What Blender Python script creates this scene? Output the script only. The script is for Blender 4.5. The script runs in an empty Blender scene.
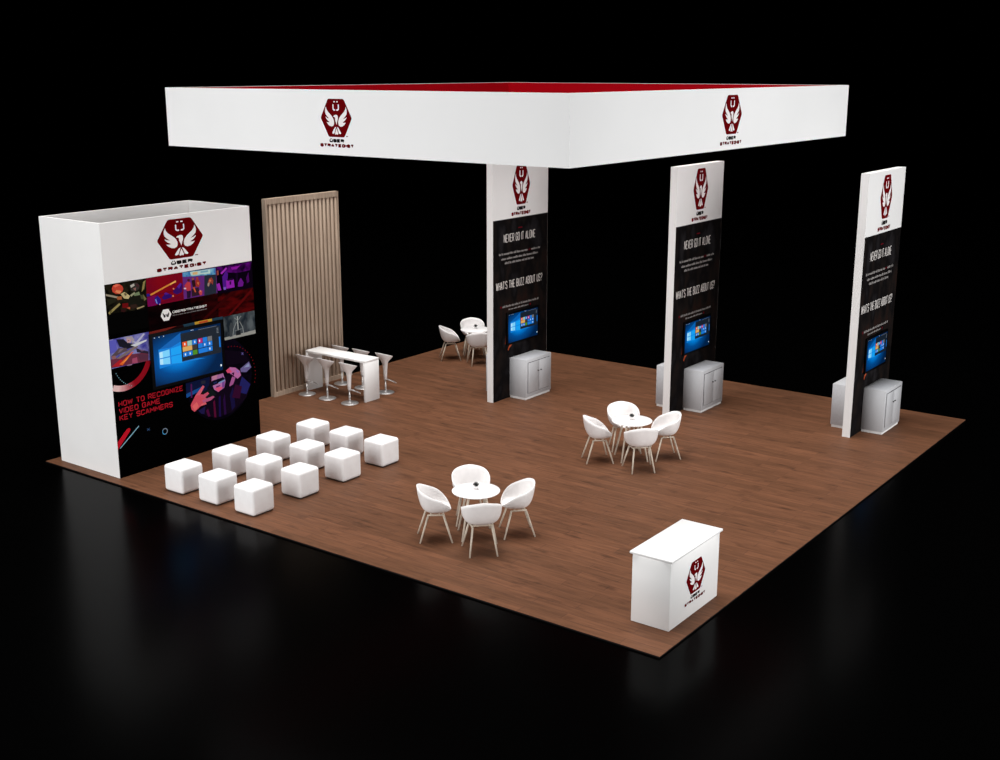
import bpy, bmesh, math, random
from mathutils import Vector, Matrix

random.seed(7)
SC = bpy.context.scene
COL = SC.collection
PI = math.pi

# ------------------------------------------------------------------ materials
def lin(c):
    r = []
    for v in c:
        v = v / 255.0
        r.append(v / 12.92 if v <= 0.04045 else ((v + 0.055) / 1.055) ** 2.4)
    return (r[0], r[1], r[2], 1.0)

MATS = {}
def mat(name, rgb, rough=0.6, spec=0.3, metal=0.0):
    if name in MATS:
        return MATS[name]
    m = bpy.data.materials.new(name); m.use_nodes = True
    b = m.node_tree.nodes['Principled BSDF']
    b.inputs['Base Color'].default_value = lin(rgb)
    b.inputs['Roughness'].default_value = rough
    b.inputs['Specular IOR Level'].default_value = spec
    b.inputs['Metallic'].default_value = metal
    MATS[name] = m
    return m

def nodes(m):
    return m.node_tree.nodes, m.node_tree.links, m.node_tree.nodes['Principled BSDF']

def mottled(name, rgb_a, rgb_b, scale=(1, 1, 1), nscale=3.0, rough=0.6, spec=0.3, detail=5.0, lo=0.4, hi=0.62, metal=0.0):
    """two colours mixed by a stretched noise, in object space"""
    if name in MATS:
        return MATS[name]
    m = mat(name, rgb_a, rough, spec, metal)
    N, L, b = nodes(m)
    tc = N.new('ShaderNodeTexCoord'); mp = N.new('ShaderNodeMapping')
    mp.inputs['Scale'].default_value = scale
    nz = N.new('ShaderNodeTexNoise'); nz.inputs['Scale'].default_value = nscale; nz.inputs['Detail'].default_value = detail
    cr = N.new('ShaderNodeValToRGB')
    cr.color_ramp.elements[0].position = lo; cr.color_ramp.elements[0].color = lin(rgb_a)
    cr.color_ramp.elements[1].position = hi; cr.color_ramp.elements[1].color = lin(rgb_b)
    L.new(tc.outputs['Object'], mp.inputs['Vector']); L.new(mp.outputs['Vector'], nz.inputs['Vector'])
    L.new(nz.outputs['Fac'], cr.inputs['Fac']); L.new(cr.outputs['Color'], b.inputs['Base Color'])
    return m

def glow(name, rgb, strength=1.0):
    if name in MATS:
        return MATS[name]
    m = mat(name, (0, 0, 0), 0.3, 0.2)
    b = m.node_tree.nodes['Principled BSDF']
    b.inputs['Emission Color'].default_value = lin(rgb)
    b.inputs['Emission Strength'].default_value = strength
    return m

WHITE = mottled('white_laminate', (229, 228, 227), (233, 232, 231), nscale=0.8, rough=0.55, spec=0.2)
CANVAS = mottled('white_stretch_fabric', (236, 236, 236), (240, 240, 240), nscale=0.35, rough=0.8, spec=0.1)
SHELL = mottled('white_chair_plastic', (232, 229, 228), (236, 233, 232), nscale=8, rough=0.5, spec=0.3)
CUBE = mottled('white_vinyl', (236, 234, 234), (240, 239, 239), nscale=6, rough=0.45, spec=0.3)
GREYW = mottled('light_grey_melamine', (176, 177, 180), (186, 187, 190), nscale=60, rough=0.5, spec=0.3)
SHADOWGAP = mat('dark_gap', (50, 48, 50), 0.7)
REDIN = mat('dark_red_fabric', (160, 0, 15), 0.8, 0.05)
ERED = mat('emblem_red_print', (94, 0, 4), 0.8, 0.02)
EWHITE = mat('white_print', (232, 229, 228), 0.6, 0.1)
EBLACK = mat('black_print', (14, 12, 12), 0.6, 0.1)
CHROME = mat('chrome', (205, 203, 202), 0.3, 0.5, 0.75)
LEGWOOD = mottled('pale_ash_wood', (196, 184, 168), (208, 196, 180), scale=(8, 8, 1), nscale=4, rough=0.55)
KNOB = mat('dark_knob_metal', (60, 58, 58), 0.4, 0.5, 0.6)
BEZEL = mat('black_screen_bezel', (4, 4, 5), 0.5, 0.05)
POSTERB = mat('black_poster_print', (2, 2, 2), 0.9, 0.0)
SMOKE = None

def wood_floor():
    m = mat('brown_plank_floor', (120, 80, 60), 0.55, 0.12)
    N, L, b = nodes(m)
    tc = N.new('ShaderNodeTexCoord')
    mp = N.new('ShaderNodeMapping'); mp.inputs['Rotation'].default_value = (0, 0, PI / 2)
    L.new(tc.outputs['Object'], mp.inputs['Vector'])
    br = N.new('ShaderNodeTexBrick')
    br.offset = 0.37; br.inputs['Scale'].default_value = 1.0
    br.inputs['Brick Width'].default_value = 1.5; br.inputs['Row Height'].default_value = 0.17
    br.inputs['Mortar Size'].default_value = 0.004; br.inputs['Mortar Smooth'].default_value = 0.3
    br.inputs['Bias'].default_value = 0.0
    br.inputs['Color1'].default_value = lin((109, 72, 51)); br.inputs['Color2'].default_value = lin((95, 63, 44))
    br.inputs['Mortar'].default_value = lin((80, 53, 40))
    L.new(mp.outputs['Vector'], br.inputs['Vector'])
    # grain
    mg = N.new('ShaderNodeMapping'); mg.inputs['Scale'].default_value = (11.0, 0.9, 1)
    L.new(tc.outputs['Object'], mg.inputs['Vector'])
    ng = N.new('ShaderNodeTexNoise'); ng.inputs['Scale'].default_value = 1.6; ng.inputs['Detail'].default_value = 7; ng.inputs['Roughness'].default_value = 0.65
    L.new(mg.outputs['Vector'], ng.inputs['Vector'])
    rg = N.new('ShaderNodeMapRange'); rg.inputs['From Min'].default_value = 0.3; rg.inputs['From Max'].default_value = 0.7
    rg.inputs['To Min'].default_value = 0.68; rg.inputs['To Max'].default_value = 1.22
    L.new(ng.outputs['Fac'], rg.inputs['Value'])
    # darker knots and streaks
    mk = N.new('ShaderNodeMapping'); mk.inputs['Scale'].default_value = (6.5, 2.2, 1)
    L.new(tc.outputs['Object'], mk.inputs['Vector'])
    nk = N.new('ShaderNodeTexNoise'); nk.inputs['Scale'].default_value = 1.0; nk.inputs['Detail'].default_value = 3
    L.new(mk.outputs['Vector'], nk.inputs['Vector'])
    rk = N.new('ShaderNodeMapRange'); rk.inputs['From Min'].default_value = 0.57; rk.inputs['From Max'].default_value = 0.74
    rk.inputs['To Min'].default_value = 1.0; rk.inputs['To Max'].default_value = 0.6
    L.new(nk.outputs['Fac'], rk.inputs['Value'])
    mu = N.new('ShaderNodeMath'); mu.operation = 'MULTIPLY'
    L.new(rg.outputs['Result'], mu.inputs[0]); L.new(rk.outputs['Result'], mu.inputs[1])
    mx = N.new('ShaderNodeMix'); mx.data_type = 'RGBA'; mx.blend_type = 'MULTIPLY'; mx.inputs['Factor'].default_value = 1.0
    L.new(br.outputs['Color'], mx.inputs['A']); L.new(mu.outputs['Value'], mx.inputs['B'])
    L.new(mx.outputs['Result'], b.inputs['Base Color'])
    return m

def slat_wood():
    m = mat('limed_oak', (170, 148, 128), 0.6, 0.15)
    N, L, b = nodes(m)
    tc = N.new('ShaderNodeTexCoord'); mp = N.new('ShaderNodeMapping'); mp.inputs['Scale'].default_value = (9, 9, 0.5)
    L.new(tc.outputs['Object'], mp.inputs['Vector'])
    nz = N.new('ShaderNodeTexNoise'); nz.inputs['Scale'].default_value = 2.2; nz.inputs['Detail'].default_value = 6; nz.inputs['Roughness'].default_value = 0.6
    L.new(mp.outputs['Vector'], nz.inputs['Vector'])
    cr = N.new('ShaderNodeValToRGB')
    cr.color_ramp.elements[0].position = 0.3; cr.color_ramp.elements[0].color = lin((158, 138, 121))
    cr.color_ramp.elements[1].position = 0.7; cr.color_ramp.elements[1].color = lin((190, 170, 151))
    L.new(nz.outputs['Fac'], cr.inputs['Fac']); L.new(cr.outputs['Color'], b.inputs['Base Color'])
    return m

def smoke_print():
    """black poster print with faint warm and grey smoke, in object space"""
    m = mat('smoky_black_print', (16, 14, 14), 0.8, 0.03)
    N, L, b = nodes(m)
    tc = N.new('ShaderNodeTexCoord'); mp = N.new('ShaderNodeMapping'); mp.inputs['Scale'].default_value = (1.6, 1, 0.9)
    L.new(tc.outputs['Object'], mp.inputs['Vector'])
    nz = N.new('ShaderNodeTexNoise'); nz.inputs['Scale'].default_value = 1.5; nz.inputs['Detail'].default_value = 6
    L.new(mp.outputs['Vector'], nz.inputs['Vector'])
    cr = N.new('ShaderNodeValToRGB'); e = cr.color_ramp.elements
    e[0].position = 0.30; e[0].color = lin((36, 34, 36))
    e[1].position = 0.66; e[1].color = lin((34, 22, 19))
    k = e.new(0.47); k.color = lin((13, 11, 12))
    k = e.new(0.56); k.color = lin((24, 20, 19))
    L.new(nz.outputs['Fac'], cr.inputs['Fac']); L.new(cr.outputs['Color'], b.inputs['Base Color'])
    return m

def hall_floor_mat():
    m = mat('polished_black_floor', (0, 0, 0), 0.17, 0.1)
    N, L, b = nodes(m)
    b.inputs['Base Color'].default_value = (0.0004, 0.0004, 0.0004, 1)
    b.inputs['IOR'].default_value = 1.5
    b.inputs['Specular IOR Level'].default_value = 0.02
    tc = N.new('ShaderNodeTexCoord')
    nz = N.new('ShaderNodeTexNoise'); nz.inputs['Scale'].default_value = 2.0; nz.inputs['Detail'].default_value = 4
    L.new(tc.outputs['Object'], nz.inputs['Vector'])
    r = N.new('ShaderNodeMapRange'); r.inputs['To Min'].default_value = 0.19; r.inputs['To Max'].default_value = 0.23
    L.new(nz.outputs['Fac'], r.inputs['Value']); L.new(r.outputs['Result'], b.inputs['Roughness'])
    return m

WOOD = wood_floor(); OAK = slat_wood(); SMOKE = smoke_print(); HALL = hall_floor_mat()

# ------------------------------------------------------------------ object helpers
def link(name, me, parent=None, loc=(0, 0, 0)):
    o = bpy.data.objects.new(name, me); COL.objects.link(o)
    o.location = loc
    if parent is not None:
        o.parent = parent
    return o

def thing(name, label, cat, loc=(0, 0, 0), rz=0.0, group=None):
    o = bpy.data.objects.new(name, None); COL.objects.link(o)
    o.empty_display_size = 0.1
    o.location = loc; o.rotation_euler = (0, 0, rz)
    o['label'] = label; o['category'] = cat
    if group: o['group'] = group
    return o

def dup(root, loc, rz, label, group=None):
    r = root.copy(); COL.objects.link(r); r.location = loc; r.rotation_euler = (0, 0, rz)
    r['label'] = label
    if group: r['group'] = group
    for ch in list(root.children):
        c = ch.copy(); COL.objects.link(c); c.parent = r
        for g in list(ch.children):
            d = g.copy(); COL.objects.link(d); d.parent = c
    return r

class MB:
    """collects geometry with several materials and links it as ONE mesh object"""
    def __init__(self):
        self.bm = bmesh.new(); self.mats = []
    def mi(self, m):
        if m not in self.mats: self.mats.append(m)
        return self.mats.index(m)
    def box(self, x0, x1, y0, y1, z0, z1, m, bev=0.0, seg=2):
        t = bmesh.new()
        vs = [t.verts.new((x, y, z)) for x in (x0, x1) for y in (y0, y1) for z in (z0, z1)]
        for f in ((0, 1, 3, 2), (4, 6, 7, 5), (0, 4, 5, 1), (2, 3, 7, 6), (0, 2, 6, 4), (1, 5, 7, 3)):
            t.faces.new([vs[i] for i in f])
        bmesh.ops.recalc_face_normals(t, faces=t.faces[:])
        if bev > 0:
            bmesh.ops.bevel(t, geom=t.edges[:], offset=bev, segments=seg, profile=0.5, affect='EDGES')
        self.add(t, m, smooth=bev > 0)
        return self
    def add(self, t, m, smooth=False):
        k = self.mi(m); mp = {}
        for v in t.verts: mp[v] = self.bm.verts.new(v.co)
        for f in t.faces:
            try:
                nf = self.bm.faces.new([mp[v] for v in f.verts])
                nf.material_index = k; nf.smooth = smooth
            except ValueError: pass
        t.free()
    def poly(self, pts, m):
        vs = [self.bm.verts.new(p) for p in pts]
        f = self.bm.faces.new(vs); f.material_index = self.mi(m)
        return f
    def tube(self, pts, radii, m, n=12, cap=True):
        pts = [Vector(p) for p in pts]
        if not isinstance(radii, (list, tuple)): radii = [radii] * len(pts)
        k = self.mi(m); rings = []
        for i, p in enumerate(pts):
            d = (pts[min(i + 1, len(pts) - 1)] - pts[max(i - 1, 0)]).normalized()
            a = Vector((0, 0, 1)) if abs(d.z) < 0.9 else Vector((1, 0, 0))
            u = d.cross(a).normalized(); w = d.cross(u).normalized()
            rings.append([self.bm.verts.new(p + radii[i] * (math.cos(2 * PI * j / n) * u + math.sin(2 * PI * j / n) * w)) for j in range(n)])
        for a, b in zip(rings, rings[1:]):
            for j in range(n):
                f = self.bm.faces.new([a[j], a[(j + 1) % n], b[(j + 1) % n], b[j]]); f.material_index = k; f.smooth = True
        if cap:
            for r in (rings[0], rings[-1]):
                f = self.bm.faces.new(r); f.material_index = k
        return self
    def lathe(self, prof, m, n=40, cx=0, cy=0, warp=None, smooth=True):
        k = self.mi(m); rings = []
        for r, z in prof:
            if r < 1e-6:
                p = Vector((cx, cy, z)); p = warp(p) if warp else p
                rings.append([self.bm.verts.new(p)])
            else:
                rg = []
                for j in range(n):
                    p = Vector((cx + r * math.cos(2 * PI * j / n), cy + r * math.sin(2 * PI * j / n), z))
                    rg.append(self.bm.verts.new(warp(p) if warp else p))
                rings.append(rg)
        for a, b in zip(rings, rings[1:]):
            for j in range(n):
                q = [a[j % len(a)], a[(j + 1) % len(a)], b[(j + 1) % len(b)], b[j % len(b)]]
                u = []
                for v in q:
                    if v not in u: u.append(v)
                if len(u) > 2:
                    f = self.bm.faces.new(u); f.material_index = k; f.smooth = smooth
        return self
    def build(self, name, parent=None, loc=(0, 0, 0), recalc=True):
        if recalc: bmesh.ops.recalc_face_normals(self.bm, faces=self.bm.faces[:])
        me = bpy.data.meshes.new(name); self.bm.to_mesh(me); self.bm.free()
        for m in self.mats: me.materials.append(m)
        return link(name, me, parent, loc)

class Plane:
    """a printed surface: (u, v) on the face, layer k lies 1.5 mm further out"""
    def __init__(self, o, u, v, n, base=0.0):
        self.o = Vector(o); self.u = Vector(u); self.v = Vector(v); self.n = Vector(n); self.base = base
    def __call__(self, a, b, k=1):
        return self.o + a * self.u + b * self.v + (self.base + 0.0015 * k) * self.n

class Print(MB):
    def __init__(self, plane):
        super().__init__(); self.pl = plane
    def shape(self, pts, m, k=1):
        self.poly([self.pl(a, b, k) for a, b in pts], m); return self
    def rect(self, a0, a1, b0, b1, m, k=1):
        return self.shape([(a0, b0), (a1, b0), (a1, b1), (a0, b1)], m, k)
    def disc(self, a, b, ra, rb, m, k=1, n=32):
        return self.shape([(a + ra * math.cos(2 * PI * i / n), b + rb * math.sin(2 * PI * i / n)) for i in range(n)], m, k)
    def arc(self, a, b, r0, r1, t0, t1, m, k=1, n=30):
        for i in range(n):
            p, q = t0 + (t1 - t0) * i / n, t0 + (t1 - t0) * (i + 1) / n
            mm = m(i / (n - 1)) if callable(m) else m
            self.shape([(a + r0 * math.cos(p), b + r0 * math.sin(p)), (a + r1 * math.cos(p), b + r1 * math.sin(p)),
                        (a + r1 * math.cos(q), b + r1 * math.sin(q)), (a + r0 * math.cos(q), b + r0 * math.sin(q))], mm, k)
        return self
    def stroke(self, pts, w, m, k=1, closed=False):
        P = [Vector(p) for p in pts]
        if closed: P = P + [P[0]]
        L, R = [], []
        n = len(P)
        for i, p in enumerate(P):
            if closed and i in (0, n - 1): d0 = (P[-1] - P[-2]).normalized(); d1 = (P[1] - P[0]).normalized()
            else:
                d0 = (P[i] - P[i - 1]).normalized() if i > 0 else (P[1] - P[0]).normalized()
                d1 = (P[i + 1] - P[i]).normalized() if i < n - 1 else d0
            t = (d0 + d1)
            t = t.normalized() if t.length > 1e-6 else d1
            nn = Vector((-t.y, t.x)); c = max(0.45, nn.dot(Vector((-d1.y, d1.x))))
            off = nn * (w / 2 / c)
            L.append(p + off); R.append(p - off)
        for i in range(n - 1):
            self.shape([L[i], R[i], R[i + 1], L[i + 1]], m, k)
        return self
    # ---------------- lettering: every glyph is a set of strokes on a 4 x 6 grid
    def text(self, s, a0, a1, b0, b1, w, m, k=1, gap=1.3, space=2.0, wide=None):
        wd = lambda ch: {' ': space, 'I': 0.0, "'": 0.0, 'M': 5.0, 'W': 5.6, '.': 0.0}.get(ch, 4.0)
        tot = sum(wd(c) for c in s) + gap * (len(s) - 1)
        sx = (a1 - a0 - w) / tot; sy = (b1 - b0 - w) / 6.0
        x = 0.0
        for ch in s:
            base = ch
            W = wd(ch)
            f = W / 4.0 if W else 1.0
            for st in GLYPH.get(base, []):
                pts = [(a0 + w / 2 + (x + px * f) * sx, b0 + w / 2 + py * sy) for px, py in st]
                self.stroke(pts, w, m, k)
            x += W + gap
        return self
    def tiny(self, a0, a1, b, h, m, k=1, red=None, redm=None):
        """a line of print too small to read: word-long runs of upright ticks"""
        a = a0; word = random.randint(3, 8)
        while a < a1:
            t = h * (0.72 if random.random() < 0.7 else 1.0)
            mm = redm if (red and red[0] < a < red[1]) else m
            self.rect(a, a + h * 0.34, b, b + t, mm, k)
            a += h * 0.5; word -= 1
            if word <= 0:
                a += h * 0.45; word = random.randint(2, 9)
        return self

O_ = [(0, 1), (0, 5), (1, 6), (3, 6), (4, 5), (4, 1), (3, 0), (1, 0), (0, 1), (0, 2)]
U_ = [(0, 6), (0, 1), (1, 0), (3, 0), (4, 1), (4, 6)]
GLYPH = {
 'A': [[(0, 0), (1.9, 6)], [(2.1, 6), (4, 0)], [(0.7, 1.8), (3.3, 1.8)]],
 'B': [[(0, 0), (0, 6), (3, 6), (3.8, 5.3), (3.8, 3.8), (3, 3.1), (0, 3.1)], [(3, 3.1), (4, 2.3), (4, 0.8), (3.1, 0), (0, 0)]],
 'C': [[(4, 4.4), (4, 5), (3, 6), (1, 6), (0, 5), (0, 1), (1, 0), (3, 0), (4, 1), (4, 1.6)]],
 'D': [[(0, 0), (0, 6), (2.8, 6), (4, 4.9), (4, 1.1), (2.8, 0), (0, 0), (0, 1)]],
 'E': [[(4, 6), (0, 6), (0, 0), (4, 0)], [(0, 3), (3.4, 3)]],
 'G': [[(4, 4.4), (4, 5), (3, 6), (1, 6), (0, 5), (0, 1), (1, 0), (3, 0), (4, 1), (4, 2.8), (2.2, 2.8)]],
 'H': [[(0, 0), (0, 6)], [(4, 0), (4, 6)], [(0, 3), (4, 3)]],
 'I': [[(0, 0), (0, 6)]],
 'K': [[(0, 0), (0, 6)], [(4, 6), (0.3, 2.6)], [(1.3, 3.5), (4, 0)]],
 'L': [[(0, 6), (0, 0), (3.8, 0)]],
 'M': [[(0, 0), (0, 6)], [(4, 0), (4, 6)], [(0.1, 6), (2, 1.8)], [(2, 1.8), (3.9, 6)]],
 'N': [[(0, 0), (0, 6)], [(4, 0), (4, 6)], [(0.1, 6), (3.9, 0)]],
 'O': [O_],
 'R': [[(0, 0), (0, 6), (3, 6), (4, 5.2), (4, 3.6), (3, 2.8), (0, 2.8)], [(2.2, 2.8), (4, 0)]],
 'S': [[(4, 4.7), (4, 5.1), (3, 6), (1, 6), (0, 5.1), (0, 3.9), (1, 3.1), (3, 3), (4, 2.1), (4, 0.9), (3, 0), (1, 0), (0, 0.9), (0, 1.3)]],
 'T': [[(0, 6), (4, 6)], [(2, 6), (2, 0)]],
 'U': [U_],
 '\u00dc': [U_, [(0.7, 7.6), (1.6, 7.6)], [(2.4, 7.6), (3.3, 7.6)]],
 'V': [[(0, 6), (1.9, 0)], [(2.1, 0), (4, 6)]],
 'W': [[(0, 6), (1, 0)], [(1, 0), (2, 5.4)], [(2, 5.4), (3, 0)], [(3, 0), (4, 6)]],
 'Y': [[(0, 6), (2, 3), (4, 6)], [(2, 3), (2, 0)]],
 'Z': [[(0, 6), (4, 6)], [(3.9, 6), (0.1, 0)], [(0, 0), (4, 0)]],
 "'": [[(0, 6), (0, 4.4)]],
 '?': [[(0, 4.6), (0, 5.1), (1, 6), (3, 6), (4, 5.1), (4, 4), (2, 2.8), (2, 1.7)], [(2, 0.5), (2, -0.1)]],
}

# ------------------------------------------------------------------ the emblem
def hexagon(c=0.09):
    base = [(1, 0), (0.5, 1), (-0.5, 1), (-1, 0), (-0.5, -1), (0.5, -1)]
    out = []
    for i, p in enumerate(base):
        p = Vector(p); a = Vector(base[i - 1]); b = Vector(base[(i + 1) % 6])
        pa = p + (a - p).normalized() * c; pb = p + (b - p).normalized() * c
        for t in (0, 0.33, 0.67, 1):
            q = (1 - t) ** 2 * pa + 2 * t * (1 - t) * p + t * t * pb
            out.append((q.x, q.y))
    return out
WING = [(-0.63, 0.60), (-0.60, 0.46), (-0.52, 0.33), (-0.40, 0.22), (-0.27, 0.09), (-0.18, -0.04), (-0.135, -0.18), (-0.14, -0.31),
        (-0.18, -0.40), (-0.28, -0.45), (-0.40, -0.43), (-0.52, -0.35), (-0.62, -0.22), (-0.50, -0.24), (-0.42, -0.22), (-0.56, -0.12),
        (-0.66, 0.0), (-0.68, 0.06), (-0.56, -0.01), (-0.45, -0.04), (-0.58, 0.08), (-0.67, 0.20), (-0.70, 0.34), (-0.68, 0.48)]
HEAD = [(-0.19, 0.08), (-0.10, 0.145), (0.0, 0.175), (0.08, 0.15), (0.115, 0.08), (0.11, -0.05), (0.07, -0.18), (0.02, -0.37), (-0.015, -0.24), (-0.065, -0.10),
        (-0.06, 0.0), (-0.09, 0.045)]
TAILS = [[(-0.02, -0.46), (-0.10, -0.50), (-0.28, -0.78), (-0.24, -0.84), (-0.13, -0.80)],
         [(0.01, -0.52), (-0.09, -0.80), (-0.06, -0.88), (0.01, -0.84), (0.08, -0.88), (0.11, -0.80)],
         [(0.04, -0.46), (0.12, -0.50), (0.30, -0.78), (0.26, -0.84), (0.15, -0.80)]]

def emblem(pl, cu, cv, hw, hh, parent, k=2):
    P = Print(pl)
    S = lambda pts: [(cu + hw * a, cv + hh * b) for a, b in pts]
    P.shape(S(hexagon()), ERED, k)
    P.shape(S(WING), EWHITE, k + 1)
    P.shape(S([(-a, b) for a, b in WING]), EWHITE, k + 1)
    P.shape(S(HEAD), EWHITE, k + 1)
    for t in TAILS: P.shape(S(t), EWHITE, k + 1)
    w = 0.085 * hh
    P.stroke(S([(-0.17, 0.71), (-0.17, 0.47), (-0.12, 0.42), (-0.035, 0.42)]), w * 0.92, EWHITE, k + 1)
    P.stroke(S([(0.17, 0.71), (0.17, 0.47), (0.12, 0.42), (0.035, 0.42)]), w * 0.92, EWHITE, k + 1)
    P.stroke(S([(-0.14, 0.845), (-0.045, 0.845)]), w * 0.75, EWHITE, k + 1)
    P.stroke(S([(0.045, 0.845), (0.14, 0.845)]), w * 0.75, EWHITE, k + 1)
    P.rect(cu + 0.60 * hw, cu + 0.66 * hw, cv - 0.97 * hh, cv - 0.92 * hh, ERED, k)
    P.rect(cu + 0.67 * hw, cu + 0.72 * hw, cv - 0.97 * hh, cv - 0.92 * hh, ERED, k)
    e = P.build('emblem', parent, recalc=False)
    q = Print(pl)
    q.text('\u00dcBER', cu - 0.47 * hw, cu + 0.47 * hw, cv - 1.285 * hh, cv - 1.10 * hh, 0.074 * hh, EBLACK, k, gap=1.9)
    q.build('company_lettering', e, recalc=False)['label'] = 'black lettering'
    q = Print(pl)
    q.text('STRATEGIST', cu - 1.08 * hw, cu + 1.08 * hw, cv - 1.54 * hh, cv - 1.355 * hh, 0.076 * hh, ERED, k, gap=2.2)
    q.build('company_lettering', e, recalc=False)['label'] = 'dark red lettering'
    return e

# ------------------------------------------------------------------ setting
f = MB().box(-45, 75, -45, 75, -0.26, -0.025, HALL).build('floor'); f['kind'] = 'structure'
f = MB().box(0, 12.19, 0, 12.19, -0.004, 0.0, WOOD).box(0.004, 12.186, 0.004, 12.186, -0.0245, -0.004, EBLACK).build('raised_wood_floor'); f['kind'] = 'structure'

# ------------------------------------------------------------------ hanging square sign
CX0, CX1, CY0, CY1, CZ0, CZ1 = 1.711, 11.273, 2.476, 10.418, 5.403, 6.343
sign = thing('hanging_sign', 'large square white hanging sign ring with dark red inside, above the booth', 'hanging sign', ((CX0 + CX1) / 2, (CY0 + CY1) / 2, CZ0))
sx, sy, sh, t = (CX1 - CX0) / 2, (CY1 - CY0) / 2, CZ1 - CZ0, 0.05
def side(x0, x1, y0, y1): return MB().box(x0, x1, y0, y1, 0, sh, CANVAS).build('sign_panel', sign)
side(-sx, -sx + t, -sy, sy); side(sx - t, sx, -sy, sy)
side(-sx + t, sx - t, -sy, -sy + t); side(-sx + t, sx - t, sy - t, sy)
a = MB(); g = 0.003
def wallq(p, q): a.poly([(p[0], p[1], 0.01), (q[0], q[1], 0.01), (q[0], q[1], sh - 0.004), (p[0], p[1], sh - 0.004)], REDIN)
ix, iy = sx - t - g, sy - t - g
wallq((-ix, -iy), (ix, -iy)); wallq((ix, -iy), (ix, iy)); wallq((ix, iy), (-ix, iy)); wallq((-ix, iy), (-ix, -iy))
a.build('inner_lining', sign)['label'] = 'dark red inner lining'
emblem(Plane((-sx, 0, 0), (0, -1, 0), (0, 0, 1), (-1, 0, 0)), -(6.566 - (CY0 + CY1) / 2), 5.942 - CZ0, 0.315, 0.275, sign, 1)
emblem(Plane((0, -sy, 0), (1, 0, 0), (0, 0, 1), (0, -1, 0)), 6.362 - (CX0 + CX1) / 2, 5.944 - CZ0, 0.352, 0.302, sign, 1)

# ------------------------------------------------------------------ tall white room with the game poster
BX0, BX1, BY0, BY1, BH = 0.195, 3.337, 10.36, 12.0, 4.265
booth = thing('storage_booth', 'tall open-topped white booth room with a dark game poster on its front', 'booth', (BX0, BY0, 0))
w_, d_, t = BX1 - BX0, BY1 - BY0, 0.045
def bw(x0, x1, y0, y1): return MB().box(x0, x1, y0, y1, 0, BH, WHITE).build('wall_panel', booth)
bw(0, w_, 0, t); bw(0, w_, d_ - t, d_); bw(0, t, t, d_ - t); bw(w_ - t, w_, t, d_ - t)
bp_ = Plane((0, 0, 0), (1, 0, 0), (0, 0, 1), (0, -1, 0))
PX = lambda x: x - BX0
emblem(bp_, PX(1.772), 3.858, 0.490, 0.336, booth, 1)
Q = Print(bp_); Q.rect(0.0, w_, 0.0, 3.279, POSTERB, 1); Q.build('poster_print', booth, recalc=False)

def pm(rgb): return mat('print_%02x%02x%02x' % rgb, rgb, 0.8, 0.01)
def art(name_label, x0, x1, z0, z1, bg, shapes, k=2):
    """one printed picture: background and shapes given in 0..1 of the picture"""
    P = Print(bp_)
    X = lambda u: PX(x0 + (x1 - x0) * u); Z = lambda v: z0 + (z1 - z0) * v
    P.rect(X(0), X(1), Z(0), Z(1), bg, k)
    for i, s in enumerate(shapes):
        kk = k + 1 + i * 0.12
        if s[0] == 'p': P.shape([(X(u), Z(v)) for u, v in s[1]], s[2], kk)
        elif s[0] == 'd': P.disc(X(s[1]), Z(s[2]), s[3] * (x1 - x0), s[4] * (z1 - z0), s[5], kk, 20)
        elif s[0] == 'l':
            P.stroke([(X(u), Z(v)) for u, v in s[1]], s[2] * (z1 - z0), s[3], kk)
    o = P.build('picture_print', booth, recalc=False); o['label'] = name_label
    return o

M = pm
camo = mottled('print_camouflage', (8, 8, 5), (34, 31, 20), nscale=9, rough=0.8, spec=0.01)
redp = mottled('print_crimson', (128, 8, 24), (108, 6, 34), nscale=1.5, rough=0.8, spec=0.01)
sky = mottled('print_blue_banner', (52, 120, 180), (130, 186, 204), nscale=8, rough=0.8, spec=0.01)
purp = mottled('print_purple_haze', (20, 2, 32), (92, 10, 118), nscale=4.5, rough=0.8, spec=0.01)
viol = mottled('print_violet_sky', (60, 58, 146), (140, 140, 198), nscale=5, rough=0.8, spec=0.01)
night = mottled('print_night_blue', (4, 2, 8), (10, 5, 19), nscale=4, rough=0.8, spec=0.01)
NAMED = {'camo': camo, 'sky': sky, 'purp': purp}
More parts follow.
